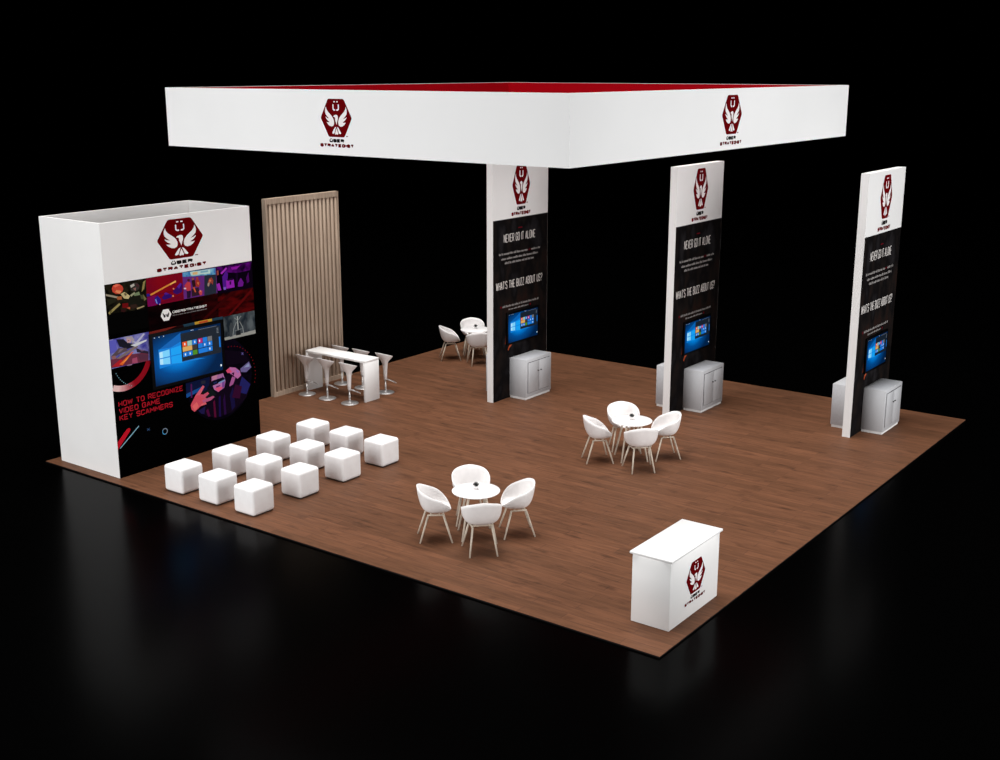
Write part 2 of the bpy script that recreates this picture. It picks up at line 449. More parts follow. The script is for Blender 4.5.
# outlines of the printed pictures, in metres on the poster: (colour, points)
ART_SOLDIERS = [
    ('camo', [(0.005,3.28),(0.815,3.274),(0.798,2.864),(0.729,2.773),(0.314,2.789),(0.025,2.794)]),
    ((190, 66, 50), [(0.355,3.164),(0.329,3.118),(0.271,3.095),(0.202,3.105),(0.15,3.144),(0.134,3.196),(0.16,3.243),(0.217,3.265),(0.286,3.256),(0.338,3.217)]),
    ((216, 134, 88), [(0.192,3.139),(0.284,3.092),(0.317,3.137),(0.223,3.167)]),
    ((222, 104, 80), [(0.164,3.249),(0.242,3.26),(0.298,3.238),(0.199,3.211)]),
    ((150, 140, 120), [(0.01,3.133),(0.242,3.057),(0.276,3.011),(0.016,3.099)]),
    ((160, 92, 56), [(0.213,3.053),(0.31,3.055),(0.314,2.997),(0.227,3.002)]),
    ((24, 24, 18), [(0.412,3.007),(0.67,3.002),(0.735,2.84),(0.36,2.865)]),
    ((190, 174, 126), [(0.294,3.091),(0.373,3.112),(0.474,3.031),(0.44,2.986),(0.354,3.007)]),
    ((96, 84, 60), [(0.352,3.09),(0.391,3.093),(0.417,3.056),(0.377,3.045)]),
    ((54, 50, 46), [(0.478,3.188),(0.532,3.238),(0.621,3.234),(0.676,3.185),(0.66,3.12),(0.578,3.09),(0.501,3.118)]),
    ((184, 180, 170), [(0.49,3.203),(0.57,3.225),(0.577,3.187),(0.506,3.163)]),
    ((140, 98, 90), [(0.543,3.145),(0.604,3.153),(0.589,3.097)]),
    ((70, 34, 40), [(0.594,3.221),(0.656,3.188),(0.659,3.146),(0.625,3.167)]),
    ((112, 128, 94), [(0.535,3.055),(0.657,3.079),(0.671,3.018),(0.561,3.018)]),
    ((150, 150, 120), [(0.475,3.047),(0.567,3.084),(0.575,3.062),(0.496,3.014)]),
    ((140, 126, 76), [(0.75,3.225),(0.802,3.251),(0.759,3.106),(0.705,3.063)]),
    ((110, 102, 66), [(0.732,3.026),(0.794,2.932),(0.741,2.907)]),
    ((66, 70, 46), [(0.671,3.018),(0.73,3.009),(0.744,2.932),(0.685,2.949)]),
    ((104, 14, 18), [(0.308,2.931),(0.424,2.922),(0.426,2.838),(0.31,2.856)]),
    ((180, 84, 58), [(0.388,2.844),(0.457,2.85),(0.453,2.809)]),
    ((160, 142, 104), [(0.583,2.813),(0.735,2.832),(0.743,2.813),(0.59,2.787)]),
    ((50, 34, 28), [(0.46,2.883),(0.579,2.881),(0.614,2.825),(0.493,2.811)]),
    ((150, 136, 84), [(0.027,2.819),(0.251,2.948),(0.277,2.919),(0.053,2.79)]),
    ((104, 96, 58), [(0.058,2.846),(0.117,2.854),(0.062,2.78)]),
    ((34, 34, 22), [(0.011,3.051),(0.183,3.041),(0.216,2.987),(0.058,2.945)]),
    ((46, 20, 20), [(0.271,2.846),(0.376,2.821),(0.352,2.783),(0.276,2.795)])]
ART_POLE = [
    ((108, 6, 34), [(0.809,2.981),(1.571,3.006),(1.554,2.8),(0.809,2.798)]),
    ((116, 10, 78), [(0.806,2.947),(0.991,2.971),(0.976,2.796),(0.813,2.797)]),
    ((122, 8, 28), [(0.99,2.954),(1.559,2.99),(1.556,2.904),(0.978,2.819)]),
    ((214, 132, 58), [(0.871,2.999),(1.295,3.125),(1.305,3.099),(0.885,2.973)]),
    ((244, 182, 92), [(1.29,3.122),(1.415,3.156),(1.426,3.13),(1.301,3.096)]),
    ((46, 28, 124), [(0.804,3.015),(0.852,3.017),(0.879,2.97),(0.807,2.964)]),
    ((40, 24, 126), [(0.956,2.925),(1.021,2.958),(1.086,2.88),(1.07,2.805),(1.027,2.795),(0.969,2.838)]),
    ((120, 140, 220), [(0.964,2.898),(0.985,2.903),(1.013,2.822),(0.991,2.823)]),
    ((48, 16, 104), [(1.099,2.903),(1.199,2.983),(1.32,2.922),(1.306,2.881),(1.147,2.862)]),
    ((80, 30, 140), [(1.157,2.972),(1.199,2.983),(1.259,2.948),(1.195,2.94)]),
    ((54, 16, 96), [(1.346,2.987),(1.413,3.029),(1.504,3.102),(1.556,3.078),(1.534,2.942),(1.425,2.915),(1.354,2.951)]),
    ((84, 34, 140), [(1.436,3.051),(1.504,3.102),(1.535,3.081),(1.475,3.003)]),
    ((214, 124, 96), [(1.379,3.02),(1.374,3.011),(1.364,3.007),(1.353,3.009),(1.344,3.016),(1.341,3.025),(1.345,3.034),(1.355,3.038),(1.367,3.036),(1.376,3.029)]),
    ((220, 130, 100), [(1.358,2.899),(1.354,2.89),(1.344,2.886),(1.332,2.888),(1.323,2.895),(1.32,2.904),(1.325,2.913),(1.335,2.917),(1.346,2.915),(1.355,2.908)]),
    ((210, 150, 150), [(1.069,2.8),(1.066,2.794),(1.058,2.79),(1.049,2.792),(1.043,2.797),(1.04,2.805),(1.044,2.811),(1.051,2.814),(1.06,2.813),(1.067,2.807)])]
ART_GROUP = [
    ((38, 44, 58), [(2.039,3.16),(2.299,3.167),(2.285,2.811),(2.011,2.804)]),
    ('sky', [(1.569,3.273),(2.291,3.258),(2.286,3.144),(1.572,3.196)]),
    ((184, 212, 204), [(1.731,3.26),(2.169,3.252),(2.173,3.176),(1.747,3.2)]),
    ((216, 176, 120), [(1.781,3.245),(1.895,3.246),(1.891,3.197),(1.788,3.203)]),
    ((120, 170, 190), [(1.957,3.243),(2.125,3.241),(2.127,3.21),(1.959,3.213)]),
    ((50, 28, 42), [(1.738,2.961),(1.894,2.972),(1.925,2.834),(1.737,2.828)]),
    ((186, 58, 68), [(1.591,3.048),(1.667,3.104),(1.726,3.079),(1.726,2.946),(1.643,2.942)]),
    ((78, 30, 40), [(1.72,3.121),(1.713,3.107),(1.697,3.101),(1.678,3.103),(1.663,3.114),(1.659,3.129),(1.666,3.143),(1.682,3.15),(1.7,3.147),(1.715,3.136)]),
    ((38, 20, 48), [(1.633,2.943),(1.725,2.938),(1.705,2.816),(1.633,2.819)]),
    ((230, 196, 206), [(1.577,3.009),(1.628,3.002),(1.626,2.977),(1.575,2.985)]),
    ((46, 22, 28), [(1.749,3.109),(1.822,3.115),(1.834,2.997),(1.77,2.973)]),
    ((146, 78, 60), [(1.809,3.13),(1.803,3.118),(1.789,3.112),(1.773,3.115),(1.76,3.124),(1.756,3.138),(1.762,3.149),(1.776,3.155),(1.792,3.153),(1.805,3.143)]),
    ((154, 48, 40), [(1.832,3.105),(1.905,3.112),(1.941,3.032),(1.894,2.972),(1.834,2.997)]),
    ((164, 58, 50), [(1.902,3.129),(1.896,3.117),(1.882,3.111),(1.866,3.113),(1.853,3.123),(1.849,3.136),(1.855,3.148),(1.869,3.154),(1.886,3.152),(1.898,3.142)]),
    ((196, 110, 70), [(1.859,3.06),(1.912,3.061),(1.897,3.005)]),
    ((196, 88, 50), [(1.771,2.99),(1.802,2.993),(1.836,2.897),(1.809,2.893)]),
    ((194, 68, 78), [(1.888,2.898),(1.972,2.902),(1.956,2.829),(1.914,2.827)]),
    ((220, 130, 110), [(1.945,2.901),(1.941,2.893),(1.931,2.889),(1.92,2.89),(1.911,2.897),(1.908,2.906),(1.912,2.915),(1.922,2.919),(1.933,2.917),(1.942,2.91)]),
    ((142, 62, 52), [(2.084,2.978),(2.135,3.089),(2.189,3.106),(2.228,3.051),(2.211,2.969),(2.172,3.016),(2.113,2.949)]),
    ((194, 106, 78), [(2.181,3.049),(2.174,3.037),(2.16,3.031),(2.143,3.033),(2.13,3.043),(2.126,3.056),(2.132,3.068),(2.146,3.074),(2.163,3.072),(2.176,3.062)]),
    ((150, 140, 130), [(2.097,3.01),(2.141,3.029),(2.125,2.956),(2.095,2.96)])]
ART_HALL = [
    ('purp', [(2.319,3.266),(3.141,3.26),(3.081,3.115),(2.766,3.105),(2.463,3.163),(2.332,3.146)]),
    ((78, 24, 134), [(2.435,3.081),(2.53,3.188),(2.568,3.114),(2.528,2.864),(2.44,2.86)]),
    ((144, 34, 172), [(2.516,3.002),(2.692,3.004),(2.704,2.856),(2.516,2.857)]),
    ((56, 8, 74), [(2.591,2.975),(2.635,2.977),(2.631,2.918),(2.593,2.915)]),
    ((30, 4, 44), [(2.54,3.025),(2.672,3.032),(2.687,2.992),(2.55,2.994)]),
    ((150, 42, 172), [(2.296,2.965),(2.362,2.981),(2.396,2.849),(2.32,2.851)]),
    ((104, 24, 134), [(2.787,2.93),(2.859,3.006),(2.92,2.912),(2.893,2.846),(2.781,2.853)]),
    ((160, 48, 182), [(2.397,3.154),(2.533,3.238),(2.553,3.21),(2.427,3.125)]),
    ((134, 24, 154), [(2.642,3.224),(2.864,3.229),(2.771,3.173),(2.661,3.179)]),
    ((140, 66, 58), [(2.315,3.207),(2.358,3.21),(2.356,3.126),(2.313,3.123)]),
    ((66, 10, 86), [(2.982,2.99),(3.045,3.085),(3.056,2.91),(2.997,2.883)]),
    ((24, 4, 34), [(2.744,3.108),(2.793,3.11),(2.79,2.947),(2.739,2.92)]),
    ((120, 90, 190), [(2.443,2.893),(2.508,2.893),(2.5,2.842),(2.452,2.844)])]
ART_GUN = [
    ((108, 48, 68), [(0.002,1.902),(0.008,2.049),(0.347,2.065),(0.756,2.036),(0.74,1.887)]),
    ((92, 92, 186), [(0.006,2.358),(0.138,2.361),(0.143,2.158),(0.009,2.143)]),
    ((28, 28, 40), [(0.146,2.359),(0.278,2.343),(0.35,2.269),(0.473,2.226),(0.485,2.176),(0.34,2.162),(0.189,2.231)]),
    ((196, 156, 156), [(0.333,2.339),(0.427,2.329),(0.421,2.263),(0.349,2.262)]),
    ((164, 154, 160), [(0.296,2.373),(0.453,2.359),(0.495,2.29),(0.457,2.222),(0.425,2.309),(0.341,2.345)]),
    ((110, 70, 80), [(0.361,2.307),(0.393,2.306),(0.387,2.293),(0.363,2.295)]),
    ((88, 74, 82), [(0.171,2.207),(0.326,2.185),(0.337,2.135),(0.161,2.101),(0.032,2.058),(0.02,2.1)]),
    ((120, 104, 112), [(0.2,2.188),(0.279,2.184),(0.195,2.135),(0.148,2.13)]),
    ((146, 98, 98), [(0.02,2.094),(0.098,2.099),(0.108,2.043),(0.046,2.042)]),
    ((184, 184, 210), [(0.446,2.278),(0.536,2.208),(0.711,2.354),(0.68,2.367),(0.524,2.251)]),
    ((126, 108, 106), [(0.108,2.043),(0.519,2.197),(0.564,2.161),(0.185,2.028)]),
    ((206, 210, 216), [(0.408,2.214),(0.735,2.254),(0.732,2.227),(0.5,2.173)]),
    ((44, 36, 52), [(0.514,2.143),(0.754,2.043),(0.75,2.003),(0.524,2.073)]),
    ((88, 48, 68), [(0.521,2.046),(0.744,1.99),(0.737,1.908),(0.575,1.926)]),
    ((176, 34, 44), [(0.012,1.927),(0.184,2.015),(0.229,1.993),(0.157,1.898)]),
    ((222, 98, 40), [(0.161,1.938),(0.261,2.0),(0.413,2.094),(0.462,2.098),(0.307,1.977),(0.221,1.906)]),
    ((244, 160, 80), [(0.209,1.942),(0.292,1.994),(0.36,2.035),(0.307,1.977)]),
    ((164, 76, 106), [(0.419,1.983),(0.516,1.992),(0.523,1.894),(0.412,1.902)]),
    ((150, 120, 150), [(0.299,1.897),(0.411,1.896),(0.401,1.877),(0.314,1.883)]),
    ((110, 84, 110), [(0.56,2.121),(0.686,2.077),(0.62,2.068)])]
ART_HOOD = [
    ((14, 6, 20), [(2.357,1.771),(2.791,1.659),(2.968,1.448),(2.776,1.444),(2.412,1.475)]),
    ((16, 24, 60), [(1.482,1.331),(2.046,1.345),(2.029,1.125),(1.477,1.083)]),
    ((24, 76, 144), [(1.474,1.144),(1.835,1.207),(1.83,1.147),(1.481,1.072)]),
    ((84, 28, 86), [(1.584,1.3),(1.616,1.303),(1.606,1.055),(1.571,1.052)]),
    ((40, 44, 60), [(1.818,1.311),(1.917,1.3),(1.912,1.241),(1.818,1.25)]),
    ((18, 8, 24), [(1.727,0.785),(1.961,0.895),(2.097,1.028),(2.15,1.058),(2.33,1.06),(2.399,1.293),(2.659,1.281),(2.76,1.219),(2.959,1.01),(2.836,0.783),(2.503,0.585),(2.139,0.566),(1.891,0.644)]),
    ((70, 12, 56), [(1.886,0.748),(1.939,0.777),(1.978,0.624),(1.927,0.626)]),
    ((84, 14, 50), [(2.06,0.872),(2.1,0.904),(2.113,0.572),(2.063,0.583)]),
    ((40, 14, 60), [(2.289,0.863),(2.336,0.976),(2.346,0.58),(2.294,0.571)]),
    ((24, 18, 60), [(2.448,0.91),(2.537,1.057),(2.563,0.676),(2.479,0.612)]),
    ((30, 16, 70), [(2.191,0.925),(2.232,0.958),(2.221,0.567),(2.17,0.569)]),
    ((30, 24, 70), [(1.715,0.787),(1.88,0.831),(1.845,0.696),(1.784,0.714)]),
    ((34, 34, 96), [(2.758,1.198),(2.949,1.012),(2.84,0.846),(2.634,0.932)]),
    ((52, 12, 44), [(2.592,1.087),(2.745,1.013),(2.677,0.797),(2.497,0.858)]),
    ((104, 94, 144), [(2.729,1.35),(2.941,1.443),(2.995,1.328),(2.869,1.259),(2.738,1.286)]),
    ((140, 150, 190), [(2.809,1.355),(2.933,1.413),(2.956,1.346)]),
    ((34, 12, 22), [(2.021,1.35),(2.085,1.367),(2.053,1.119),(2.11,1.036),(1.996,1.193)]),
    ((180, 116, 174), [(2.058,1.342),(2.325,1.349),(2.366,1.197),(2.331,1.08),(2.186,1.029),(2.102,1.089),(2.049,1.222)]),
    ((206, 140, 170), [(2.07,1.34),(2.198,1.35),(2.167,1.279),(2.077,1.267)]),
    ((120, 70, 150), [(2.297,1.313),(2.356,1.24),(2.332,1.091),(2.279,1.071)]),
    ((220, 88, 128), [(2.103,1.109),(2.193,1.12),(2.307,1.096),(2.199,1.027)]),
    ((104, 36, 96), [(2.144,1.141),(2.247,1.15),(2.232,1.126),(2.154,1.114)]),
    ((14, 16, 30), [(1.93,1.146),(2.064,1.26),(2.32,1.278),(2.367,1.217),(2.159,1.178),(2.083,1.174),(1.965,1.118)]),
    ((126, 146, 196), [(2.199,1.201),(2.355,1.23),(2.353,1.199),(2.21,1.172)]),
    ((30, 40, 90), [(2.087,1.224),(2.164,1.235),(2.174,1.206),(2.097,1.196)]),
    ((20, 26, 28), [(1.827,1.107),(2.053,1.119),(2.146,0.997),(2.041,0.959),(1.868,0.997)]),
    ((208, 78, 94), [(1.554,0.925),(1.676,1.079),(1.824,1.067),(1.916,0.966),(1.836,0.902),(1.718,0.827),(1.628,0.787),(1.571,0.841)]),
    ((226, 104, 104), [(1.588,0.897),(1.691,0.955),(1.733,0.864),(1.642,0.804)]),
    ((214, 98, 118), [(1.676,1.079),(1.849,1.224),(1.884,1.196),(1.774,1.058)]),
    ((200, 82, 108), [(1.772,1.038),(1.95,1.081),(1.977,1.044),(1.854,0.979)]),
    ((184, 88, 128), [(1.815,0.958),(2.068,0.983),(2.097,0.957),(2.012,0.914),(1.836,0.902)]),
    ((220, 98, 108), [(1.785,0.893),(1.886,0.911),(1.908,0.866),(1.758,0.859)]),
    ((184, 106, 164), [(2.392,1.376),(2.486,1.429),(2.614,1.393),(2.713,1.311),(2.734,1.224),(2.651,1.179),(2.577,1.236),(2.478,1.318)]),
    ((220, 78, 116), [(2.393,1.386),(2.459,1.414),(2.531,1.328),(2.427,1.328)]),
    ((164, 88, 146), [(2.525,1.246),(2.601,1.21),(2.54,1.098),(2.46,1.074),(2.449,1.097)]),
    ((58, 24, 58), [(2.517,1.31),(2.582,1.317),(2.564,1.248)]),
    ((150, 110, 190), [(2.612,1.369),(2.702,1.303),(2.659,1.281)])]

def traced(label, x0, x1, z0, z1, bg, shapes, k=2):
    P = Print(bp_)
    if bg: P.rect(PX(x0), PX(x1), z0, z1, bg, k)
    for i, (c, pts) in enumerate(shapes):
        P.shape(pts, NAMED[c] if isinstance(c, str) else pm(c), k + 0.3 + i * 0.12)
    o = P.build('picture_print', booth, recalc=False); o['label'] = label
    return P
traced('dark picture of two armoured figures with red and pale patches', 0.197, 1.0, 2.45, 3.272, M((3, 3, 3)), ART_SOLDIERS)
traced('crimson picture of a golden pole above dark blue shapes', 1.0, 1.76, 2.80, 3.274, redp, ART_POLE)
traced('picture with a pale blue strip over a group of figures on purple', 1.76, 2.50, 2.81, 3.266, M((98, 42, 122)), ART_GROUP)
traced('violet picture of dark silhouettes in a lit hall', 2.50, 3.335, 2.79, 3.270, M((11, 2, 17)), ART_HALL)
# dark red band with the small white emblem
redband = mottled('print_red_streaks', (16, 1, 2), (78, 5, 7), scale=(0.8, 1, 2.2), nscale=3.5, rough=0.8, spec=0.01)
midband = mottled('print_red_streaks_dim', (5, 0, 1), (18, 1, 3), scale=(0.8, 1, 2.2), nscale=3.0, rough=0.8, spec=0.01)
P = Print(bp_)
P.rect(PX(1.0), PX(1.9), 2.385, 2.80, midband, 2)
P.rect(PX(1.9), PX(2.5), 2.385, 2.81, mottled('print_red_streaks_mid', (10, 1, 2), (42, 3, 5), scale=(0.8, 1, 2.2), nscale=3.0, rough=0.8, spec=0.01), 2)
P.rect(PX(2.5), w_, 2.365, 2.79, redband, 2)
P.shape([(PX(2.1), 2.385), (PX(2.2), 2.385), (PX(2.95), 2.79), (PX(2.8), 2.79)], pm((52, 4, 6)), 2.5)
P.shape([(PX(2.7), 2.37), (PX(2.78), 2.37), (PX(3.3), 2.72), (PX(3.3), 2.78)], pm((84, 8, 10)), 2.5)
P.build('picture_print', booth, recalc=False)['label'] = 'dark red streaked band'
P = Print(bp_)
hx = [(PX(1.362) + 0.112 * a, 2.60 + 0.098 * b) for a, b in hexagon()]
P.shape(hx, EWHITE, 3)
SS = lambda pts: [(PX(1.362) + 0.10 * a, 2.60 + 0.088 * b) for a, b in pts]
P.shape(SS(WING), POSTERB, 4); P.shape(SS([(-a, b) for a, b in WING]), POSTERB, 4); P.shape(SS(HEAD), POSTERB, 4)
P.text('\u00dcBERSTRATEGIST', PX(1.50), PX(2.25), 2.605, 2.645, 0.009, EWHITE, 3, gap=1.4)
P.tiny(PX(1.50), PX(2.24), 2.56, 0.022, pm((120, 116, 116)), 3)
P.build('small_emblem', booth, recalc=False)['label'] = 'small white emblem and lettering'

traced('violet picture of a crouching figure with a long gun over a red glow', 0.2, 0.985, 1.89, 2.375, viol, ART_GUN)
grey = mottled('print_grey_mist', (30, 38, 46), (86, 94, 98), scale=(1, 1, 0.6), nscale=5, rough=0.8, spec=0.01)
art('grey misty picture of a pale spired ruin', 2.60, 3.337, 1.935, 2.368, grey, [
    ('p', [(0, 0), (1, 0), (1, 0.16), (0, 0.12)], M((150, 152, 146))),
    ('p', [(0.16, 0.10), (0.28, 0.10), (0.30, 0.62), (0.22, 0.70), (0.17, 0.55)], M((60, 66, 70))),
    ('p', [(0.62, 0.14), (0.74, 0.14), (0.72, 0.60), (0.66, 0.68)], M((54, 60, 66))),
    ('l', [(0.26, 0.08), (0.30, 0.40), (0.40, 0.66)], 0.03, M((140, 146, 146))),
    ('l', [(0.62, 0.08), (0.58, 0.42), (0.50, 0.66)], 0.03, M((140, 146, 146))),
    ('l', [(0.44, 0.10), (0.44, 0.9)], 0.045, M((170, 176, 174))),
    ('l', [(0.34, 0.86), (0.44, 0.72), (0.56, 0.88)], 0.03, M((130, 138, 138))),
    ('l', [(0.34, 0.30), (0.56, 0.34)], 0.03, M((110, 116, 118))),
    ('p', [(0.36, 0.10), (0.52, 0.10), (0.50, 0.30), (0.38, 0.30)], M((28, 32, 36))),
])
art('thin strip of red and yellow print above the screen', 0.99, 2.60, 2.325, 2.378, M((26, 8, 10)), [
    ('p', [(0.0, 0.0), (0.22, 0.2), (0.36, 0.9), (0.30, 1.0), (0.0, 0.8)], M((110, 34, 28))),
    ('p', [(0.46, 0), (0.99, 0), (0.99, 1), (0.44, 1)], M((36, 60, 76))),
    ('p', [(0.60, 0.1), (0.84, 0.1), (0.84, 1.0), (0.60, 1.0)], M((196, 150, 50))),
    ('p', [(0.66, 0.2), (0.78, 0.2), (0.78, 0.8), (0.66, 0.8)], M((190, 70, 40))),
], k=2)
# ring, dots, headline, bar marks
def ringcol(f):
    a, b = (226, 190, 188), (138, 14, 28)
    f = min(1.0, max(0.0, (f - 0.12) / 0.38))
    return pm(tuple(int(round((a[i] + (b[i] - a[i]) * round(f * 12) / 12))) for i in range(3)))
P = Print(bp_)
RC = (0.42, 2.07)
P.arc(PX(RC[0]), RC[1], 0.50, 0.60, math.radians(246.5), math.radians(341), ringcol, 1.6, 36)
P.build('ring_print', booth, recalc=False)['label'] = 'red ring fading to pale pink'
P = Print(bp_)
for i in range(10):
    t = i / 9.0
    a_ = (1 - t) ** 2 * 0.28 + 2 * t * (1 - t) * 0.37 + t * t * 0.56; b_ = (1 - t) ** 2 * 1.795 + 2 * t * (1 - t) * 1.60 + t * t * 1.53
    P.disc(PX(a_), b_, 0.009, 0.009, pm((110, 150, 160)), 3.6, 8)
P.build('dotted_arc', booth, recalc=False)['label'] = 'dotted arc inside the red ring'
HR = pm((166, 26, 40))
P = Print(bp_)
for s, x1, zb in (('HOW TO RECOGNIZE', 1.612, 1.222), ('VIDEO GAME', 1.115, 1.102), ('KEY SCAMMERS', 1.372, 0.982)):
    P.text(s, PX(0.277), PX(x1), zb, zb + 0.094, 0.0165, HR, 2, gap=1.8, space=2.0)
P.build('headline_lettering', booth, recalc=False)['label'] = 'red headline lettering'
P = Print(bp_)
P.shape([(0.002, 0.50), (0.002, 0.63), (PX(0.40), 0.812), (PX(0.45), 0.822), (PX(0.472), 0.80), (PX(0.465), 0.77)], pm((190, 22, 40)), 2)
P.build('red_bar_print', booth, recalc=False)
P = Print(bp_)
P.stroke([(PX(0.24), 0.515), (PX(0.645), 0.812)], 0.017, pm((130, 176, 196)), 2)
P.build('blue_line_print', booth, recalc=False)
P = Print(bp_)
P.stroke([(PX(0.805), 0.685), (PX(0.855), 0.725)], 0.009, pm((60, 90, 130)), 2); P.stroke([(PX(0.805), 0.725), (PX(0.855), 0.685)], 0.009, pm((60, 90, 130)), 2)
P.build('cross_mark', booth, recalc=False)
P = Print(bp_)
P.arc(PX(1.168), 0.588, 0.042, 0.058, 0, 2 * PI, lambda f: pm((70, 150, 200)) if 0.4 < f < 0.8 else pm((120, 134, 150)), 2, 24)
P.build('small_ring_print', booth, recalc=False)
# the round photo of a person in a dark hood holding up glasses
CC = (2.44, 1.265); RR = 0.755
P = Print(bp_)
P.disc(PX(CC[0]), CC[1], RR, RR, night, 2, 64)
for i, (c, pts) in enumerate(ART_HOOD): P.shape(pts, pm(c), 2.3 + i * 0.1)
for i in range(17):
    an = math.radians(92 - i * 6.9)
    P.disc(PX(2.69 + 0.585 * math.cos(an)), 1.22 + 0.585 * math.sin(an), 0.011, 0.011, pm((110, 14, 26)), 6.5, 8)
P.stroke([(PX(2.97), 1.60), (PX(3.01), 1.64)], 0.01, pm((120, 110, 190)), 6.5); P.stroke([(PX(2.97), 1.64), (PX(3.01), 1.60)], 0.01, pm((120, 110, 190)), 6.5)
o = P.build('picture_print', booth, recalc=False); o['label'] = 'round photo of a hooded person lifting dark glasses'

# ------------------------------------------------------------------ screens
def screen_blue(w):
    """the blue picture a lit screen shows: a pale glow left of the middle falling off to navy"""
    m = mat('screen_blue_picture_%d' % round(w * 100), (0, 0, 0), 0.4, 0.05)
    N, L, b = nodes(m)
    tc = N.new('ShaderNodeTexCoord'); mp = N.new('ShaderNodeMapping')
    mp.inputs['Location'].default_value = (0.22, 0, 0.0); mp.inputs['Scale'].default_value = (1.75 / w, 0.0, 3.0 / w)
    L.new(tc.outputs['Object'], mp.inputs['Vector'])
    ln = N.new('ShaderNodeVectorMath'); ln.operation = 'LENGTH'; L.new(mp.outputs['Vector'], ln.inputs[0])
    cr = N.new('ShaderNodeValToRGB'); e = cr.color_ramp.elements
    e[0].position = 0.0; e[0].color = lin((30, 160, 235)); e[1].position = 0.95; e[1].color = lin((0, 32, 70))
    k = e.new(0.3); k.color = lin((0, 118, 205)); k = e.new(0.55); k.color = lin((0, 72, 140))
    L.new(ln.outputs['Value'], cr.inputs['Fac']); L.new(cr.outputs['Color'], b.inputs['Emission Color'])
    b.inputs['Emission Strength'].default_value = 1.0
    return m
def make_tv(label, w, h, depth=0.03):
    """wall screen facing -Y, origin at the bottom middle of its back"""
    r = thing('wall_screen', label, 'screen')
    bz = 0.042 * w / 1.15
    MB().box(-w / 2, w / 2, -depth, -0.006, 0, h, BEZEL, 0.006).build('screen_housing', r)
    MB().box(-w * 0.22, w * 0.22, -0.006, 0, h * 0.3, h * 0.7, KNOB).build('wall_bracket', r)
    SCR = screen_blue(w)
    sw, sh_ = w - 2 * bz, h - 2 * bz
    # display with its picture, origin at the display's centre so the glow sits where it should
    pl = Plane((0, 0, 0), (1, 0, 0), (0, 0, 1), (0, -1, 0))
    P = Print(pl)
    U = lambda u: (u - 0.5) * sw; V = lambda v: (v - 0.5) * sh_
    P.rect(U(0), U(1), V(0), V(1), SCR, 0.4)
    k = 0.7
    S = lambda pts, m, k: P.shape([(U(a), V(b)) for a, b in pts], m, k)
    # light beams and the four-pane window
    S([(0.07, 0.72), (0.40, 0.98), (0.40, 0.60), (0.09, 0.66)], glow('beam_blue', (6, 96, 176)), k)
    S([(0.07, 0.36), (0.09, 0.40), (0.40, 0.44), (0.75, 0.34), (0.40, 0.36)], glow('beam_blue_low', (20, 120, 205)), k)
    S([(0.07, 0.73), (0.25, 0.72), (0.40, 0.80), (0.40, 0.40), (0.25, 0.36), (0.07, 0.34)], glow('pane_halo', (8, 124, 214)), k + 0.15)
    pa = glow('pane_pale', (120, 206, 248)); pb = glow('pane_cyan', (20, 158, 240))
    S([(0.08, 0.55), (0.08, 0.67), (0.225, 0.69), (0.225, 0.55)], pa, k + 0.3)
    S([(0.08, 0.53), (0.08, 0.42), (0.225, 0.39), (0.225, 0.53)], pa, k + 0.3)
    S([(0.245, 0.55), (0.245, 0.695), (0.40, 0.72), (0.40, 0.555)], pb, k + 0.3)
    S([(0.245, 0.53), (0.245, 0.385), (0.40, 0.36), (0.40, 0.535)], pb, k + 0.3)
    pe = glow('pane_edge', (176, 228, 250))
    S([(0.08, 0.55), (0.08, 0.67), (0.125, 0.677), (0.125, 0.55)], pe, k + 0.4); S([(0.08, 0.53), (0.08, 0.42), (0.125, 0.411), (0.125, 0.53)], pe, k + 0.4)
    # start menu
    S([(0.395, 0.38), (0.99, 0.38), (0.99, 0.955), (0.395, 0.955)], glow('menu_dark', (22, 32, 44)), k + 0.45)
    blue = glow('tile_blue', (22, 118, 212)); cols = {'o': glow('tile_orange', (226, 84, 34)), 'w': glow('tile_pale', (150, 190, 180)), 'b': blue,
            'p': glow('tile_magenta', (176, 34, 118)), 'g': glow('tile_green', (74, 136, 34)), 'k': glow('tile_grey', (110, 110, 112)),
            'y': glow('tile_food', (214, 164, 92)), 'd': glow('tile_dark', (56, 50, 48))}
    def tile(a0, a1, b0, b1, c): S([(a0, b0), (a1, b0), (a1, b1), (a0, b1)], cols[c], k + 0.6)
    g = 0.006; cw = 0.073
    X0 = 0.415
    rows = [(0.675, 0.775), (0.575, 0.67), (0.465, 0.56)]
    for i, c in enumerate('owb'): tile(X0 + i * cw, X0 + (i + 1) * cw - g, *rows[0], c)
    tile(X0, X0 + 2 * cw - g, *rows[1], 'y'); tile(X0 + 2 * cw, X0 + 3 * cw - g, *rows[1], 'd')
    for i, c in enumerate('bbg'): tile(X0 + i * cw, X0 + (i + 1) * cw - g, *rows[2], c)
    X0 += 3 * cw + 0.012
    for i, c in enumerate('pbk'): tile(X0 + i * cw, X0 + (i + 1) * cw - g, *rows[0], c)
    for i in range(3): tile(X0 + i * cw, X0 + (i + 1) * cw - g, *rows[1], 'b')
    tile(X0, X0 + 2 * cw - g, *rows[2], 'b'); tile(X0 + 2 * cw, X0 + 3 * cw - g, *rows[2], 'b')
    wt = glow('icon_white', (225, 232, 240))
    for (a, b) in ((0.45, 0.725), (0.598, 0.725), (0.45, 0.51), (0.67, 0.725), (0.672 + cw, 0.625), (0.672 + 2 * cw, 0.625), (0.672 + 2 * cw, 0.515), (0.52, 0.51)):
        P.disc(U(a), V(b), 0.009 * sw, 0.016 * sw, wt, k + 0.8, 10)
    for b in (0.90, 0.87, 0.84, 0.81): S([(0.935, b), (0.965, b), (0.965, b + 0.012), (0.935, b + 0.012)], glow('menu_text', (120, 126, 134)), k + 0.6)
